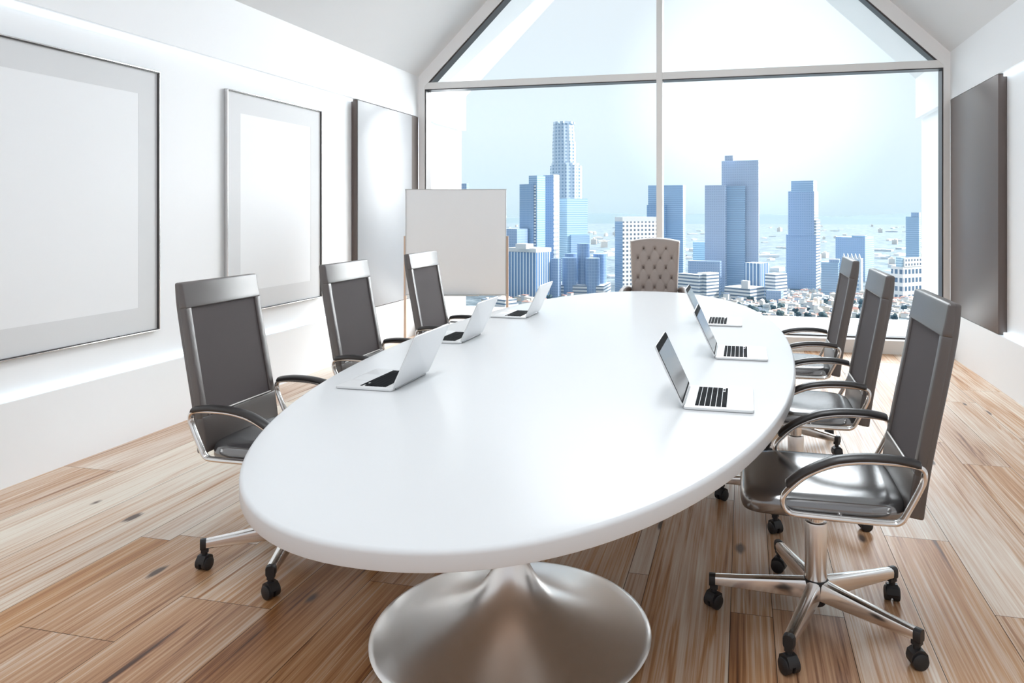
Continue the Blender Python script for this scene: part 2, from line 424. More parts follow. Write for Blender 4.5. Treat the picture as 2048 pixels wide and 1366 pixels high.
def caster(parent, a, r):
    c, s_ = math.cos(a), math.sin(a)
    M = Matrix.Translation((c*r, s_*r, 0)) @ Matrix.Rotation(a+.9, 4, 'Z')
    m = MB()
    for y0, y1 in ((-.027,-.003),(.003,.027)):
        R_ = .0255; n = 20
        m.loft([[M @ Vector((R_*k*math.cos(2*PI*i/n), y, .0255+R_*k*math.sin(2*PI*i/n))) for i in range(n)] for k, y in ((.8,y0),(1,y0+.003),(1,y1-.003),(.8,y1))])
    hood = [(-.022,.016),(-.0285,.030),(-.024,.050),(-.008,.060),(.014,.058),(.024,.046),(.0265,.030)]
    m.loft([[M @ Vector((x,y,z)) for x,z in hood] for y in (-.019,.019)])
    m.loft([[M @ Vector((-.002+.011*math.cos(2*PI*i/12), .011*math.sin(2*PI*i/12), z)) for i in range(12)] for z in (.05,.084)])
    m.build('caster', M_black, parent)
def make_chair():
    t_ = thing('office_chair', 'x', 'chair', (0,0,0), 0, 'high-back office chairs along the table')
    # seat cushion: rounded slab with a waterfall front
    n = 72; rings = []
    def sring(ins, z, dxf=0):
        out = []
        for i in range(n):
            a = 2*PI*i/n; c, s_ = math.cos(a), math.sin(a); p = 2/5.
            x = math.copysign(abs(c)**p, c)*(.259-ins); y = math.copysign(abs(s_)**p, s_)*(.250-ins)
            drop = 0.014*max(0, (-x-.13)/.13)**2 if x < -.13 else 0
            out.append((x+.003, y, z-drop))
        return out
    for ins, z in ((.03,.446),(.010,.446),(.003,.451),(0,.462),(0,.484),(.004,.497),(.011,.5055),(.024,.5105),(.05,.5125),(.10,.5135),(.15,.5138)): rings.append(sring(ins, z))
    m = MB(); m.loft(rings); m.build('seat', M_seat, t_, ang=60)
    m = MB(); m.box(-.11,.13,-.09,.09,.425,.447); m.bevel(.008,2).build('seat_plate', M_black, t_)
    # backrest
    yw = .233
    m = MB()
    slab(m, .47, 1.140, -yw+.002, yw-.002, .008, .046)
    bk = m.bevel(.008,3,40).build('backrest', M_leather, t_, ang=60)
    m = MB(); slab(m, 1.036, 1.139, -yw, yw, -.004, .03, .008); m.bevel(.006,3,40).build('headrest', M_leather, bk, ang=60)
    for a, b in ((-yw,-yw+.034),(yw-.034,yw)):
        m = MB(); slab(m, .60, 1.040, a, b, -.002, .03); m.bevel(.005,3,40).build('side_bolster', M_leather, bk, ang=60)
    m = MB(); slab(m, .472, .612, -yw, yw, -.004, .03); m.bevel(.006,3,40).build('lumbar_cushion', M_leather, bk, ang=60)
    m = MB(); slab(m, .612, 1.036, -yw+.034, yw-.034, .006, .02); m.build('mesh_panel', M_mesh, bk, ang=60)
    m = MB(); p = back_pts(.60,.616)
    m.tube([(p[-1].x-.005,-yw+.036,p[-1].z),(p[-1].x-.005,yw-.036,p[-1].z)], .0032, 8, up=(1,0,0)); m.build('piping', M_pip, bk)
    # arm loops
    loop = [(-.104,.547),(-.124,.522),(-.124,.490),(-.104,.469),(-.060,.4665),(.0,.466),(.10,.465),(.180,.465),(.222,.467),(.245,.510),(.272,.565),(.290,.608),(.288,.640),(.254,.649),(.205,.651),(.137,.651),(.078,.645),(.019,.631),(-.053,.596)]
    pad = [(-.112,.556),(-.100,.570),(-.053,.606),(.019,.642),(.078,.656),(.137,.662),(.205,.662),(.262,.654),(.276,.647)]
    for sgn in (-1,1):
        y = .272*sgn
        m = MB(); m.tube(chaikin([(x,y,z) for x,z in loop], 3), .0095, 14, True, ry=.0155)
        m.tube([(.05,.24*sgn,.458),(.05,y,.466)], .010, 8, up=(1,0,0))
        lp = m.build('arm_loop', M_chrome, t_, ang=60)
        path = smooth_path([(x,y,z) for x,z in pad], 5); k = len(path)
        rad = [.0125*min(1, .35+min(i, k-1-i)/3*.65) for i in range(k)]
        m = MB(); m.tube(path, rad, 14, ry=.024); m.build('arm_pad', M_pad, lp, ang=60)
    # column and star base
    m = MB(); m.lathe([(.002,.138),(.036,.138),(.0375,.142),(.0375,.338),(.036,.344),(.030,.346),(.002,.346)], 40); m.build('column', M_satin, t_, ang=40)
    m = MB(); m.lathe([(.002,.34),(.027,.34),(.027,.43),(.002,.43)], 32); m.build('gas_lift', M_chrome, t_, ang=40)
    m = MB(); m.lathe([(.002,.058),(.028,.058),(.032,.062),(.036,.09),(.041,.128),(.042,.143),(.039,.147),(.002,.147)], 40); m.build('hub', M_black, t_, ang=40)
    for k in range(5):
        a = LEG0 + k*2*PI/5; M = Matrix.Rotation(a, 4, 'Z')
        m = MB(); rings = []
        for x, w, zb, zt in ((.030,.023,.078,.146),(.12,.0215,.080,.138),(.25,.0195,.083,.126),(.345,.0180,.085,.119)):
            pts = [(-w*.72,zb),(w*.72,zb),(w*.95,zb+.004),(w,zt-.012),(w*.86,zt-.004),(w*.45,zt),(-w*.45,zt),(-w*.86,zt-.004),(-w,zt-.012),(-w*.95,zb+.004)]
            rings.append([M @ Vector((x,py,pz)) for py,pz in pts])
        m.loft(rings); lg = m.build('base_leg', M_chrome, t_, ang=40)
        m = MB(); w = .0186; rings = []
        for x, q in ((.343,1),(.357,1),(.365,.82)):
            pts = [(-w*.8*q,.082),(w*.8*q,.082),(w*q,.088),(w*q,.108),(w*.86*q,.116),(w*.45*q,.1205),(-w*.45*q,.1205),(-w*.86*q,.116),(-w*q,.108),(-w*q,.088)]
            rings.append([M @ Vector((x,py,pz)) for py,pz in pts])
        m.loft(rings); m.box(-.014+.348,.014+.348,-.012,.012,.07,.088,M); m.build('leg_cap', M_black, lg, ang=40)
        caster(lg, a, .350)
    return t_
ch0 = make_chair()
spots = [(.245,2.72,0,'dark high-back office chair nearest the camera on the right of the table'),
         (.245,3.745,0,'dark high-back office chair in the middle of the right-hand row'),
         (.245,4.77,0,'dark high-back office chair farthest along the right-hand row, nearest the window'),
         (-1.80,2.735,PI,'dark high-back office chair nearest the camera on the left of the table'),
         (-1.80,3.77,PI,'dark high-back office chair in the middle of the left-hand row'),
         (-1.80,4.79,PI,'dark high-back office chair farthest along the left-hand row, before the whiteboard')]
for i, (x, y, rz, lb) in enumerate(spots):
    o = ch0 if i == 0 else dup(ch0)
    o.location = (x,y,0); o.rotation_euler = (0,0,rz); o['label'] = lb

# ------------------------------------------------------------------ tufted chair at the head of the table (faces -y)
def exec_chair():
    t_ = thing('tufted_armchair', 'taupe button-tufted high-back armchair at the far head of the table', 'chair', (-.80,6.84,0), math.radians(5))
    H0, H1 = .46, 1.175
    def hw(z): return .205 + .032*min(1,max(0,(z-H0)/(H1-H0)))
    nx, nz = 72, 96; m = MB(); F = []
    def top(x): return H1 - .030*(x/.237)**2
    def yb(z): return .14 + .13*((z-H0)/(H1-H0))          # leans back
    front, back = [], []
    for j in range(nz+1):
        rowf, rowb = [], []
        for i in range(nx+1):
            q = i/nx*2-1; tz = j/nz
            x = q*hw(H0+tz*(H1-H0)); z = H0 + tz*(top(x)-H0)
            edge = min(1, (1-abs(q))*hw(z)/.035) ; edge = min(edge, min(1,(top(x)-z)/.035))
            rnd = math.sqrt(max(0, 1-(1-edge)**2))
            tt = 1.075 - z; p = x/.105 + tt/.182; qq = x/.105 - tt/.182
            puff = (abs(math.sin(PI*p))*abs(math.sin(PI*qq)))**.30
            lim = min(1, max(0,(.205-abs(x))/.03))*min(1,max(0,(1.10-z)/.03))
            h = .050*rnd - (.004*(1-puff) + .021*math.exp(-((abs(math.sin(PI*p))+abs(math.sin(PI*qq)))/.62)**2))*lim
            rowf.append(m.bm.verts.new((x, yb(z)-h, z))); rowb.append(m.bm.verts.new((x, yb(z)+.035+.02*rnd, z)))
        front.append(rowf); back.append(rowb)
    for j in range(nz):
        for i in range(nx):
            m.bm.faces.new((front[j][i],front[j][i+1],front[j+1][i+1],front[j+1][i]))
            m.bm.faces.new((back[j][i+1],back[j][i],back[j+1][i],back[j+1][i+1]))
        m.bm.faces.new((front[j][0],front[j+1][0],back[j+1][0],back[j][0])); m.bm.faces.new((front[j][nx],back[j][nx],back[j+1][nx],front[j+1][nx]))
    for i in range(nx):
        m.bm.faces.new((front[nz][i],front[nz][i+1],back[nz][i+1],back[nz][i])); m.bm.faces.new((front[0][i+1],front[0][i],back[0][i],back[0][i+1]))
    bk = m.build('backrest', M_tuft, t_, ang=70)
    for r in range(7):
        z = 1.075 - .091*r
        for k in range(-2,3):
            x = .105*k if r % 2 == 0 else .105*(k+.5)
            if abs(x) > .17: continue
            m = MB(); m.lathe([(.001,.008),(.007,.007),(.012,.004),(.0135,0),(.012,-.004),(.001,-.004)], 14)
            o = m.build('button', M_tuftd, bk); o.location = (x, yb(z)-.031, z); o.rotation_euler = (PI/2, 0, 0)
    m = MB(); m.box(-.25,.25,-.30,.20,.38,.50); m.bevel(.035,4).build('seat', M_tuft, t_)
    for s_ in (-1,1):
        m = MB(); m.tube(smooth_path([(.275*s_,-.26,.50),(.285*s_,-.27,.60),(.285*s_,-.22,.665),(.285*s_,-.05,.685),(.27*s_,.12,.69),(.245*s_,.19,.68)],5), .034, 12, up=(1,0,0))
        m.box(.26*s_-.02,.26*s_+.02,-.24,.14,.40,.66); m.build('armrest', M_tuftd, t_, ang=50)
    m = MB(); m.lathe([(.002,.10),(.04,.10),(.035,.16),(.03,.38),(.002,.38)], 32); m.build('column', M_satin, t_)
    for k in range(5):
        a = PI/2 + k*2*PI/5; M = Matrix.Rotation(a, 4, 'Z'); m = MB()
        m.loft([[M @ Vector((x,py,pz)) for py,pz in ((-w,zb),(w,zb),(w*.8,zt),(-w*.8,zt))] for x, w, zb, zt in ((.02,.025,.08,.14),(.32,.018,.085,.11))])
        lg = m.bevel(.004,2).build('base_leg', M_chrome, t_); caster(lg, a, .31)
exec_chair()

# ------------------------------------------------------------------ laptops (hinge at x=0, keyboard side +x, width along y)
def make_laptop():
    t_ = thing('laptop', 'x', 'laptop', (0,0,0), 0, 'open silver laptops on the table')
    W, D, T = .338, .236, .0105
    def rrect(x0, x1, y0, y1, r, n=6):
        out = []
        for cx, cy, a0 in ((x1-r,y1-r,0),(x0+r,y1-r,PI/2),(x0+r,y0+r,PI),(x1-r,y0+r,1.5*PI)):
            for k in range(n+1): out.append((cx+r*math.cos(a0+k*PI/2/n), cy+r*math.sin(a0+k*PI/2/n)))
        return out
    m = MB(); m.prism(rrect(-.004, D, -W/2, W/2, .012), .0015, T); bs = m.bevel(.0025,2,50).build('base', M_alu, t_)
    # keys: six rows running along y, user at +x
    m = MB(); x = .034
    for r in range(6):
        dx = .0125 if r == 0 else .0170
        nk = 14 if r < 5 else 10
        widths = [1]*nk
        if r == 1: widths[-1] = 1.6
        if r == 2: widths[0] = 1.6
        if r == 3: widths[0] = widths[-1] = 1.8
        if r == 4: widths[0] = widths[-1] = 2.3
        if r == 5: widths[4] = 5.2
        tot = .282; u = tot/sum(widths); y = -tot/2
        for i, w in enumerate(widths):
            if r == 5 and i >= 7:                     # arrow cluster: half keys
                if i == 8: m.box(x, x+dx/2-.0008, y+.0008, y+w*u-.0008, T-.0005, T+.0014)
                m.box(x+dx/2+.0004, x+dx, y+.0008, y+w*u-.0008, T-.0005, T+.0014)
            else: m.box(x, x+dx, y+.00025, y+w*u-.00025, T-.0005, T+.0014)
            y += w*u
        x += dx + .0022
    m.build('keyboard', M_key, bs, smooth=False)
    m = MB(); m.prism(rrect(D-.088, D-.010, -.052, .052, .004), T-.0004, T+.0003); m.build('trackpad', M_pad2, bs, smooth=False)
    lean = math.atan2(.100,.212)
    M = Matrix.Translation((-.002,0,T-.002)) @ Matrix.Rotation(-lean, 4, 'Y')
    Hs = .232
    lid = rrect(-W/2, W/2, 0.004, Hs, .012)
    m = MB(); m.loft([[M @ Vector((xx,y,z)) for y,z in lid] for xx in (-.0062,0)]); ld = m.bevel(.0015,2,50).build('lid', M_alu, t_)
    lid2 = rrect(-W/2+.002, W/2-.002, .012, Hs-.002, .011)
    m = MB(); m.loft([[M @ Vector((xx,y,z)) for y,z in lid2] for xx in (-.001,.0006)]); m.build('bezel', M_bezel, ld, smooth=False)
    m = MB(); m.loft([[M @ Vector((xx,y,z)) for y,z in rrect(-W/2+.009, W/2-.009, .020, Hs-.026, .001,1)] for xx in (-.0005,.0011)]); m.build('screen', M_screen, ld, smooth=False)
    m = MB(); m.tube([(-.0035,-W/2+.03,T-.004),(-.0035,W/2-.03,T-.004)], .0055, 10, up=(1,0,0)); m.build('hinge', M_hinge, t_)
    return t_
lp0 = make_laptop()
for i, (x, y, rz, lb) in enumerate([(-.200,2.785,0,'open silver laptop nearest the camera on the right side of the table'),
        (-.125,3.715,0,'open silver laptop in the middle of the right side of the table'),
        (-.243,4.745,0,'open silver laptop farthest away on the right side of the table'),
        (-1.315,2.775,PI,'open silver laptop nearest the camera on the left side, its lid back towards us'),
        (-1.443,3.805,PI,'open silver laptop in the middle of the left side of the table, seen from behind'),
        (-1.374,4.765,PI,'open silver laptop farthest away on the left side of the table, seen from behind')]):
    o = lp0 if i == 0 else dup(lp0)
    o.location = (x,y,TZ); o.rotation_euler = (0,0,rz); o['label'] = lb

# ------------------------------------------------------------------ whiteboard on a wooden stand
def at(u, zc, z=0.): 
    p = RV*((u-CXP)/FPX*zc) + FV*zc; return Vector((p.x, p.y, z))
def whiteboard():
    zc = 7.1; c = at(912, zc); px = zc/FPX
    t_ = thing('whiteboard', 'blank grey-white whiteboard on a pale wooden stand left of the window', 'whiteboard', c, TH)
    w = 99*px; z0, z1 = CAMH-(588-424)*px, CAMH+44*px
    m = MB(); m.box(-w,w,-.012,.012,z0,z1); bd = m.build('board', M_board, t_, smooth=False)
    m = MB(); f = .012
    for a in ((-w-f,w+f,z0-f,z0),(-w-f,w+f,z1,z1+.008),(-w-f*.6,-w,z0,z1),(w,w+f*.6,z0,z1)): m.box(a[0],a[1],-.016,.016,a[2],a[3])
    m.bevel(.002,1).build('board_frame', M_boardf, bd)
    m = MB(); m.box(-w+.05,w-.25,-.06,-.016,z0-.014,z0-.006); m.build('pen_tray', M_boardf, bd, smooth=False)
    for s_ in (-1,1):
        x = s_*(w+.016)
        m = MB(); m.box(x-.011,x+.011,.0,.030,.02,CAMH-48*px); lg = m.bevel(.002,1).build('leg', M_wood, t_)
        m = MB(); m.box(x-.014,x+.014,-.26,.26,0,.024); m.bevel(.004,2).build('foot', M_wood, lg)
        m = MB(); m.box(min(x,s_*w),max(x,s_*w),.004,.016,CAMH-70*px,CAMH-60*px); m.build('bracket', M_boardf, lg, smooth=False)
    m = MB(); m.box(-w-.016,w+.016,.006,.024,.16,.19); m.build('crossbar', M_wood, t_)
whiteboard()
# ------------------------------------------------------------------ the city beyond the window
GZ = -143.0
gm = bumped(mat('hazy_ground', (.17,.21,.24), .9, spec=.1), .02, .1)
N, L, b = nodes(gm)
tc = N.new('ShaderNodeTexCoord'); vo = N.new('ShaderNodeTexNoise'); vo.inputs['Scale'].default_value = .03; vo.inputs['Detail'].default_value = 8; vo.inputs['Roughness'].default_value = .75
L.new(tc.outputs['Object'], vo.inputs['Vector']); rp = N.new('ShaderNodeValToRGB'); L.new(vo.outputs['Fac'], rp.inputs[0]); rp.color_ramp.elements[0].position = .36; rp.color_ramp.elements[1].position = .64
rp.color_ramp.elements[0].color = (.04,.06,.075,1); rp.color_ramp.elements[1].color = (.20,.24,.26,1); L.new(rp.outputs[0], b.inputs['Base Color'])
m = MB(); m.quad([(-14000,400,GZ),(14000,400,GZ),(14000,24000,GZ),(-14000,24000,GZ)])
tag(m.build('ground', gm, smooth=False), kind='structure')
hm = mat('hill_scrub', (.10,.14,.15), .9, spec=.1)
m = MB(); rr = random.Random(5); rows = []
for j in range(14):
    row = []
    for i in range(90):
        x = -12000 + i*270; y = 9000 + j*700
        h = (math.sin(i*.21)+math.sin(i*.083+2)*1.4+math.sin(i*.5+j*.6)*.5+2.2)*60*math.sin(PI*min(1,j/13))**.8
        row.append(m.bm.verts.new((x, y, GZ-5+max(0,h))))
    rows.append(row)
for j in range(13):
    for i in range(89): m.bm.faces.new((rows[j][i],rows[j][i+1],rows[j+1][i+1],rows[j+1][i]))
tag(m.build('hills', hm), kind='structure')

B1, B2, B3 = (.24,.36,.52), (.18,.29,.46), (.34,.48,.64)
W1, W2 = (.78,.78,.76), (.60,.64,.68)
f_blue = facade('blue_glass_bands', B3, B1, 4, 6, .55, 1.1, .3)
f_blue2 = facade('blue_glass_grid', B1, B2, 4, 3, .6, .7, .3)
f_pale = facade('pale_blue_curtain_wall', (.50,.66,.74), (.30,.46,.58), 4.2, 5, .5, 1.1, .3)
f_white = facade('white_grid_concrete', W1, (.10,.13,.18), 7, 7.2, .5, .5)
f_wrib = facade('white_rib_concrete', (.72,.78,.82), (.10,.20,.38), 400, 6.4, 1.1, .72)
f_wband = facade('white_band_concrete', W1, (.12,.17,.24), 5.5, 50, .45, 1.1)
f_plain = facade('haze_blue_slab', (.29,.39,.56), (.23,.33,.50), 4.5, 4, .5, .6)  # distance haze and shade are put into this blue
f_round = facade('pale_stone_windows', (.60,.66,.70), (.22,.32,.45), 7, 7, .5, .5)
f_mirror = facade('mirrored_glass', (.30,.42,.60), (.20,.30,.48), 5, 4.5, .85, .8, .25)
f_dots = facade('white_dotted_concrete', W1, (.16,.22,.30), 8, 7, .45, .45)
f_tall = facade('tall_tower_stone', (.46,.54,.62), (.22,.31,.43), 7, 7, .5, .5)
f_haze = facade('glare_pale_slab', (.42,.50,.64), (.35,.43,.58), 4.5, 4, .5, .6)  # lighter slab colour for the twin tower; haze and sun glare painted in
f_top = mat('roof_gravel', (.62,.63,.63), .8)

def zc_of(vb): return FPX*(CAMH-GZ)/(vb-HYP)
def ztop(v, zc): return CAMH - (v-HYP)/FPX*zc
def block(m, ul, um, ur, vt, vb_z, zc, um0, a, y0=0., mi=0):
    """box whose near edge shows at pixel column um: faces left of it span ul..um, right of it um..ur (in metres at distance zc)"""
    k = zc/FPX; w = max(.1,(um-ul)*k/math.cos(a)); d = max(6.,(ur-um)*k/math.sin(a)); x1 = (um-um0)*k*math.cos(a)
    dy = (um-um0)*k*math.sin(a)
    m.box(x1-w, x1, dy+y0, dy+d+y0, vb_z-GZ, ztop(vt,zc)-GZ, mi=mi)
placed = []
def footprint(o, x0, x1, y0, y1):
    c, s_ = math.cos(o.rotation_euler[2]), math.sin(o.rotation_euler[2])
    nx, ny = max(1,int((x1-x0)/14)), max(1,int((y1-y0)/14))
    for i in range(nx+1):
        for j in range(ny+1):
            x, y = x0+(x1-x0)*i/nx, y0+(y1-y0)*j/ny
            placed.append((Vector((o.location.x+c*x-s_*y, o.location.y+s_*x+c*y, GZ)), 9))
def tower(label, vb, um, parts, a=35, cat='tower', name='office_tower'):
    """parts: (part name, ul, um, ur, v top, v bottom or None, material)"""
    zc = zc_of(vb); ar = math.radians(a)
    t_ = thing(name, label, cat, at(um, zc, GZ), TH-ar)
    for pn, ul, u1, ur, vt, vlow, mt in parts:
        m = MB(); block(m, ul, u1, ur, vt, GZ if vlow is None else ztop(vlow,zc), zc, um, ar)
        if vlow is None:
            vv = [v.co.copy() for v in m.bm.verts]; footprint(t_, min(p.x for p in vv), max(p.x for p in vv), min(p.y for p in vv), max(p.y for p in vv))
        m.build(pn, mt, t_, smooth=False)
    return t_, zc
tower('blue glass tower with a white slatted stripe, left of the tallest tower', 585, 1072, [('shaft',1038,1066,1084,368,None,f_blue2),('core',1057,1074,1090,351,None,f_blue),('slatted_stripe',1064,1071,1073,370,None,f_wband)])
tower('slim tower with a blue shaded side and a white dotted sunlit side before the tallest tower', 580, 1107, [('shaft',1086,1107,1118,350,None,f_plain),('dotted_lit_side',1105.6,1107.3,1118.4,349,None,f_dots)], 30)  # shade painted as the blue shaft, sunlight as the thin white slab
tower('square pale blue glass block right of the tallest tower', 577, 1134, [('shaft',1117,1134,1176,397,None,f_pale),('plinth',1117,1142,1180,470,None,f_blue)], 60)
tower('low blue office block peeping out beside the whiteboard', 588, 1040, [('shaft',1000,1034,1055,458,None,f_plain)])
tower('white-ribbed office block with dark window stripes beside the whiteboard', 600, 1072, [('shaft',1013,1072,1101,505,None,f_wrib),('roof_band',1012,1072,1102,497,506,f_top),('plant_room',1030,1052,1066,488,498,f_top)], 35)
# tallest tower: stepped round shaft
zc = zc_of(566); k = zc/FPX
t_ = thing('skyscraper', 'tallest skyscraper with a stepped round shaft and a notched crown', 'tower', at(1123, zc, GZ), 0)
for pn, ul, ur, vt, vl in (('base_drum',1092,1157,330,None),('lower_drum',1096,1152,325,332),('shaft',1099,1146,282,326),('upper_drum',1100,1144,262,283),('crown',1101,1143,247,262)):
    m = MB(); r = (ur-ul)/2*k; cx = ((ul+ur)/2-1123)*k; z0 = 0 if vl is None else ztop(vl,zc)-GZ; z1 = ztop(vt,zc)-GZ
    m.prism([(cx+r*(1 if i % 2 else .93)*math.cos(2*PI*i/24), r+r*(1 if i % 2 else .93)*math.sin(2*PI*i/24)) for i in range(24)], z0, z1)
    m.build(pn, f_tall, t_, smooth=False)
m = MB(); r = 20*k
for i in range(12):
    a = 2*PI*i/12; M = Matrix.Translation((r*math.cos(a), 22*k+r*math.sin(a), ztop(247,zc)-GZ)) @ Matrix.Rotation(a, 4, 'Z')
    m.box(-4,2,-3.5,3.5,0,5,M)
m.build('crown_fins', f_tall, t_, smooth=False)
# hotel of mirrored cylinders
zc = zc_of(594); k = zc/FPX
t_ = thing('cylinder_hotel', 'cluster of mirrored round towers below the tallest skyscraper', 'building', at(1156, zc, GZ), 0)
for pn, u, du, rp_, vt in (('centre_cylinder',1157,40,13,489),('cylinder',1133,20,15,517),('cylinder',1181,20,15,517),('cylinder',1126,60,14,511),('cylinder',1187,60,14,511)):
    m = MB(); m.prism([((u-1156)*k+rp_*k*math.cos(2*PI*i/32), du+rp_*k*math.sin(2*PI*i/32)) for i in range(32)], 0, ztop(vt,zc)-GZ); m.build(pn, f_mirror, t_, ang=20)
m = MB(); m.box(-54*k,50*k,10,80,0,ztop(572,zc)-GZ); m.build('podium', f_wband, t_, smooth=False); footprint(t_, -56*k, 56*k, -12, 84)
tower('dark slab block at the left foot of the round mirrored towers', 596, 1122, [('shaft',1102,1116,1122,517,None,f_plain)])
tower('dark slab block at the right foot of the round mirrored towers', 583, 1204, [('shaft',1186,1203,1206,518,None,f_plain)], 20)
tower('white gridded office tower left of the tufted armchair', 596, 1245, [('shaft',1232,1245,1322,443,None,f_blue2),('gridded_lit_side',1243.6,1245.4,1323,443,None,f_white),('parapet',1232,1245,1322,434,443.2,f_top)], 66)  # blue shaft paints the shaded face, thin white slab the sunlit one
tower('blue banded tower behind the window mullion', 574, 1366, [('shaft',1299,1366,1375,370,None,f_blue),('setback',1295,1330,1340,410,None,f_blue2)], 20)
tower('broad dark blue twin-slab tower right of the mullion', 584, 1489, [('shaft',1450,1517,1520,320,None,f_haze),('front_slab',1413,1450,1458,370,None,f_haze),('banded_front',1447,1489,1492,372,None,f_blue),('mast_room',1451,1466,1470,311,321,f_haze)], 25)
tower('tall tower with a stepped crown and a white banded sunlit side', 580, 1631, [('base',1581,1632,1651,470,None,f_plain),('shaft',1584,1628,1647,382,472,f_plain),('crown',1589,1627,1643,361,384,f_blue),('banded_lit_side',1629,1632.5,1652,440,None,f_wband),('upper_banded_lit_side',1625,1628.5,1648,384,442,f_wband)], 30)  # one facade in two colours: blue paints its shade, white slabs its sunlight
tower('wide flat-topped blue office slab behind the far right chair', 563, 1735, [('shaft',1685,1730,1767,475,None,f_plain),('rooftop_unit',1710,1730,1738,471,476,f_blue)], 40)
t_, zc = tower('white ornate building with small gables behind the far right chair', 588, 1722, [('shaft',1690,1722,1736,518,None,f_round)], 30, 'building', 'ornate_building')
m = MB(); k = zc/FPX; z = ztop(518,zc)-GZ
for i in range(5):
    x = -(i+.5)*6.4*k/math.cos(.52)
    m.loft([[(x-3*k,y,z),(x+3*k,y,z),(x,y,z+10*k)] for y in (0,6)])
m.build('gables', f_top, t_, smooth=False)
tower('narrow blue tower at the right edge of the window', 575, 1838, [('shaft',1818,1838,1850,433,None,f_blue),('top_box',1826,1838,1850,425,434,f_plain)])
tower('blue block with white framed windows at the right edge of the window', 600, 1812, [('shaft',1793,1806,1860,533,None,facade('white_framed_windows', W1, (.07,.12,.20), 14, 9, .55, .62)),('upper_floor',1800,1809,1860,517,534,f_white),('dome',1797,1803,1809,515,534,f_pale)], 62, 'building', 'office_block')
tower('low blue banded block left of the far right chair', 592, 1681, [('shaft',1647,1676,1688,525,None,f_blue),('rooftop',1661,1678,1688,519,526,f_plain)], 25, 'building', 'office_block')
tower('small pale striped block left of the broad twin tower', 560, 1410, [('shaft',1388,1410,1416,484,None,f_pale)], 30, 'building', 'office_block')
tower('low wide blue block at the foot of the broad twin tower', 591, 1440, [('shaft',1380,1440,1447,523,None,f_plain)], 20, 'building', 'office_block')
tower('white banded low block right of the tufted armchair', 600, 1398, [('shaft',1362,1398,1412,550,None,f_wband),('wing',1398,1413,1443,547,None,f_wband)], 50, 'building', 'office_block')
tower('slim white-ribbed block right of the broad twin tower', 594, 1521, [('shaft',1494,1521,1545,527,None,f_wrib)], 40, 'building', 'office_block')
tower('white blank-walled block with three window rows beside the stepped-crown tower', 600, 1551, [('shaft',1535,1551,1582,549,None,f_wband)], 50, 'building', 'office_block')
tower('long low white building nearest below the broad twin tower', 602, 1500, [('shaft',1458,1500,1540,577,None,f_wband),('rooftop_house',1485,1496,1502,562,578,f_top)], 45, 'building', 'low_building')
tower('low white shed with a blue roof beneath the whiteboard', 618, 1010, [('shaft',975,1010,1032,600,None,f_wband)], 45, 'building', 'low_building')
tower('distant blue tower whose tip shows just above the whiteboard', 580, 933, [('shaft',915,933,937,367,None,f_plain)], 30)
tower('dark low block right of the long white building', 606, 1562, [('shaft',1536,1562,1572,582,None,f_plain)], 30, 'building', 'low_building')

# low houses, sheds and trees in front of the towers: one of each kind, then copies
HW = [mat('house_wall_'+n, c, .7) for n, c in (('white',(.80,.79,.76)),('cream',(.70,.64,.56)),('grey',(.52,.55,.58)))]
HR = [mat('roof_'+n, c, .8) for n, c in (('pale',(.66,.66,.65)),('rust',(.40,.20,.15)),('slate',(.16,.20,.26)))]
def house_mesh(kind):
    m = MB()
    if kind == 0:
        m.box(-6,6,-4,4,0,5); m.loft([[(x,-4.6,5),(x,4.6,5),(x,0,8)] for x in (-6.5,6.5)], mi=1)
    elif kind == 1:
        m.box(-8,8,-6,6,0,8); m.box(-8.4,8.4,-6.4,6.4,8,8.8,mi=1); m.box(-3,1,-2,2,8.8,11)
    else:
        m.box(-4.5,4.5,-4,4,0,11); m.box(-4.8,4.8,-4.3,4.3,11,11.7,mi=1); m.box(4.5,9,-3.5,4,0,6); m.box(4.5,9.3,-3.8,4.3,6,6.5,mi=1)
    return m
GRP = {'house':'low houses before the towers','tree':'trees among the low houses','far':'hazy buildings in the far plain'}
LBL = {0:('gabled_house','small gabled house in the low district beyond the window sill','house'),
       1:('flat_roof_building','flat-roofed white low building in the district beyond the window sill','building'),
       2:('corner_house','tall narrow house with a lower wing in the district beyond the sill','house')}
protos = []
for kd in range(3):
    for c in range(3):
        o = house_mesh(kd).build(LBL[kd][0], [HW[c], HR[(c+kd) % 3]], smooth=False)
        tag(o, LBL[kd][1], LBL[kd][2], GRP['house']+' ('+LBL[kd][0].replace('_',' ')+'s)'); protos.append([o, False, kd])
rr = random.Random(11)
def free(p, r):
    for q, s_ in placed:
        if (p-q).length < (r+s_)*.97: return False
    placed.append((p, r)); return True
def put(pr, p, rz, sc):
    o = pr[0]
    if pr[1]:
        o = pr[0].copy(); COL.objects.link(o)
    pr[1] = True; o.location = p; o.rotation_euler = (0,0,rz); o.scale = (sc,sc,sc)
for (u0,u1,v0,v1,n) in ((1440,1850,597,640,185),(1000,1240,582,604,45),(975,1110,604,622,14),(1560,1850,583,600,40)):
    for _ in range(n*3):
        if n <= 0: break
        v = rr.uniform(v0**2,v1**2)**.5; u = rr.uniform(u0,u1); p = at(u, zc_of(v), GZ); s_ = rr.uniform(.55,1.05)
        if free(p, 8.5*s_):
            put(rr.choice(protos), p, TH-.6+rr.choice((0,PI/2))+rr.uniform(-.1,.1), s_); n -= 1
for pr in protos:
    if not pr[1]: bpy.data.objects.remove(pr[0])
tm = [mat('tree_leaf_'+n, c, .9, spec=.1) for n, c in (('dark',(.030,.055,.065)),('mid',(.055,.085,.09)))]
tp = []
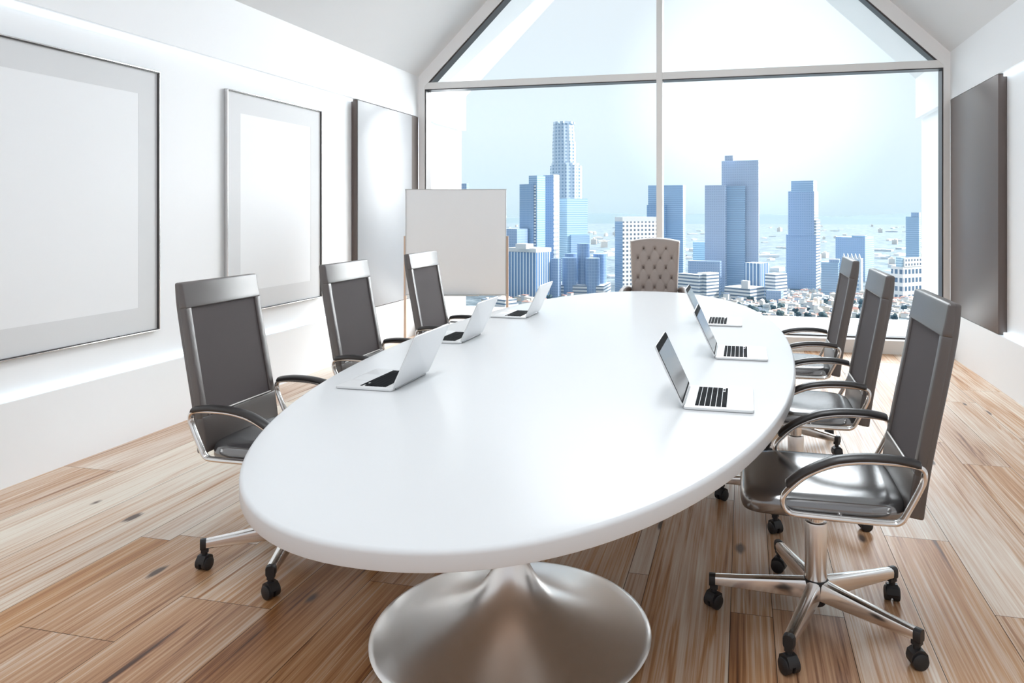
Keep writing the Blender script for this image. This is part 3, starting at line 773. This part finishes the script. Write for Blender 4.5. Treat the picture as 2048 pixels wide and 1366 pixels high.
for c in range(2):
    for sd in range(2):
        m = MB(); r2 = random.Random(20+sd+c*2)
        for _ in range(7):
            M = Matrix.Translation((r2.uniform(-2.2,2.2), r2.uniform(-2.2,2.2), 4.6+r2.uniform(-1.2,2.2))) @ Matrix.Diagonal((r2.uniform(1.7,2.6),r2.uniform(1.7,2.6),r2.uniform(1.6,2.6),1))
            bmesh.ops.create_icosphere(m.bm, subdivisions=2, radius=1, matrix=M)
        m.bm.verts.ensure_lookup_table()
        for v_ in m.bm.verts: v_.co += Vector((r2.uniform(-.25,.25),r2.uniform(-.25,.25),r2.uniform(-.25,.25)))
        m.loft([[(.35*math.cos(2*PI*i/7),.35*math.sin(2*PI*i/7),z) for i in range(7)] for z in (0,4)])
        o = m.build('tree', tm[c], ang=80); tag(o, ('dark round' if c == 0 else 'greyish')+' tree between the low houses beyond the window sill', 'tree', GRP['tree']+(' (dark)' if c == 0 else ' (greyish)')); tp.append([o, False])
for (u0,u1,v0,v1,n) in ((1450,1850,606,644,125),(1020,1240,584,606,25)):
    for _ in range(n*3):
        if n <= 0: break
        v = rr.uniform(v0,v1); u = rr.uniform(u0,u1); p = at(u, zc_of(v), GZ); s_ = rr.uniform(.8,1.7)
        if free(p, 4.2*s_): put(rr.choice(tp), p, rr.uniform(0,6), s_); n -= 1
# hazy plain far behind
fp = []
for i, (sx, sy, sz) in enumerate(((30,18,14),(18,18,34),(50,20,10))):
    m = MB(); m.box(-sx,sx,-sy,sy,0,sz); m.box(-sx*.4,sx*.2,-sy*.5,sy*.5,sz,sz*1.25)
    o = m.build('distant_block', [HW[i]], smooth=False); tag(o, ('squat','upright','long low')[i]+' hazy building far out on the plain behind the towers', 'building', GRP['far']+(' (squat)',' (upright)',' (long low)')[i]); fp.append([o, False])
for _ in range(330):
    v = rr.uniform(452,556); u = rr.uniform(1010,1860); p = at(u, zc_of(v), GZ); sc_ = rr.uniform(.35,.8)
    if abs(p.y-2000) < 90 or not free(p, 62*sc_): continue
    put(rr.choice(fp), p, rr.uniform(0,3), sc_)

# haze over the city
hz = bpy.data.materials.new('city_haze'); hz.use_nodes = True; N, L = hz.node_tree.nodes, hz.node_tree.links; N.clear()
o_ = N.new('ShaderNodeOutputMaterial'); vs = N.new('ShaderNodeVolumeScatter')
vs.inputs['Color'].default_value = (.38,.68,1.0,1); vs.inputs['Density'].default_value = HAZE; vs.inputs['Anisotropy'].default_value = 0.0
L.new(vs.outputs[0], o_.inputs['Volume'])
m = MB(); m.box(-1500,1400,700,2000,GZ-20,300); tag(m.build('city_haze', hz, smooth=False), 'pale blue haze hanging over the city', 'haze', kind='stuff')

# ------------------------------------------------------------------ light
sun = bpy.data.lights.new('sun', 'SUN'); sun.energy = 5.0; sun.angle = math.radians(.6); sun.color = (1,.97,.92)
so = bpy.data.objects.new('sun', sun); COL.objects.link(so)
az, el = math.radians(12), math.radians(28)      # azimuth measured from +x towards +y
sd = Vector((math.cos(el)*math.cos(az), math.cos(el)*math.sin(az), math.sin(el)))
so.rotation_euler = sd.to_track_quat('Z', 'Y').to_euler()

rl = bpy.data.lights.new('ridge_fill', 'AREA'); rl.shape = 'RECTANGLE'; rl.size = .5; rl.size_y = 6.0; rl.energy = RIDGE_FILL; rl.color = (.92,.97,1.0)  # added fill light without a fixture, brightens table and room from above
ro = bpy.data.objects.new('ridge_fill', rl); COL.objects.link(ro); ro.location = (XM+.6, .9, ZA-1.0)

w = bpy.data.worlds.new('world'); S.world = w; w.use_nodes = True
N, L = w.node_tree.nodes, w.node_tree.links; N.clear()
out = N.new('ShaderNodeOutputWorld'); bg = N.new('ShaderNodeBackground'); L.new(bg.outputs[0], out.inputs[0])
tc = N.new('ShaderNodeTexCoord'); D = tc.outputs['Generated']
nm = N.new('ShaderNodeVectorMath'); nm.operation = 'NORMALIZE'; L.new(D, nm.inputs[0]); D = nm.outputs[0]
sx = N.new('ShaderNodeSeparateXYZ'); L.new(D, sx.inputs[0])
def mr(v, a, b, c, d, smooth=True):
    n = N.new('ShaderNodeMapRange'); n.interpolation_type = 'SMOOTHSTEP' if smooth else 'LINEAR'
    for i, x in enumerate((a,b,c,d)): n.inputs[i+1].default_value = x
    L.new(v, n.inputs[0]); return n.outputs[0]
def dotd(az_, el_):
    n = N.new('ShaderNodeVectorMath'); n.operation = 'DOT_PRODUCT'; L.new(D, n.inputs[0])
    a, e = math.radians(az_), math.radians(el_)
    n.inputs[1].default_value = (math.cos(e)*math.sin(a), math.cos(e)*math.cos(a), math.sin(e)); return n.outputs['Value']
def add(a, b, op='ADD'):
    n = N.new('ShaderNodeMath'); n.operation = op
    for i, v in enumerate((a,b)):
        if isinstance(v,(int,float)): n.inputs[i].default_value = v
        else: L.new(v, n.inputs[i])
    return n.outputs[0]
hor = N.new('ShaderNodeValToRGB'); L.new(mr(sx.outputs[2], -.02, .30, 0, 1, False), hor.inputs[0])
e = hor.color_ramp.elements
e[0].position = 0; e[0].color = (.60,.76,.81,1); e[1].position = 1; e[1].color = (.84,.91,.96,1)
x = e.new(.12); x.color = (.69,.82,.86,1)
x = e.new(.40); x.color = (.80,.885,.91,1)
# strength: view sky ~1, brighter aloft, around the sun side (right of the window) and behind the room
front = mr(sx.outputs[1], .02, .3, 0, 1)
aloft = add(mr(sx.outputs[2], .276, .315, 0, SKY_UP), add(front, mr(sx.outputs[0], -.45, .05, .5, 1), 'MULTIPLY'), 'MULTIPLY')
lobe = mr(dotd(33, 7), math.cos(math.radians(21)), math.cos(math.radians(5)), 0, SKY_LOBE)
glow = mr(dotd(0.5, 8.5), math.cos(math.radians(11)), math.cos(math.radians(1)), 0, .35)
back = mr(sx.outputs[1], .05, -.4, 0, SKY_BACK)
st = add(add(add(add(.94, aloft), lobe), glow), back)
mixc = N.new('ShaderNodeMix'); mixc.data_type = 'RGBA'; mixc.inputs[7].default_value = (.93,.97,1.0,1)
L.new(mr(st, 1.0, 2.2, 0, 1), mixc.inputs[0]); bk_ = N.new('ShaderNodeMix'); bk_.data_type = 'RGBA'; bk_.inputs[7].default_value = (.93,.95,1.0,1); L.new(mr(sx.outputs[1], .05, -.3, 0, 1), bk_.inputs[0]); L.new(hor.outputs[0], bk_.inputs[6]); L.new(bk_.outputs[2], mixc.inputs[6]); L.new(mixc.outputs[2], bg.inputs['Color'])
L.new(st, bg.inputs['Strength'])
w.cycles.sampling_method = 'MANUAL'; w.cycles.sample_map_resolution = 1024

S.view_settings.view_transform = 'Standard'; S.view_settings.look = 'None'; S.view_settings.gamma = 1; S.view_settings.use_curve_mapping = False
S.view_settings.exposure = EXPO
c = S.cycles
c.use_denoising = True; c.max_bounces = 10; c.diffuse_bounces = 6; c.glossy_bounces = 5; c.transparent_max_bounces = 12; c.transmission_bounces = 4
c.volume_bounces = 1; c.caustics_reflective = False; c.caustics_refractive = False; c.sample_clamp_indirect = 8; c.blur_glossy = .5
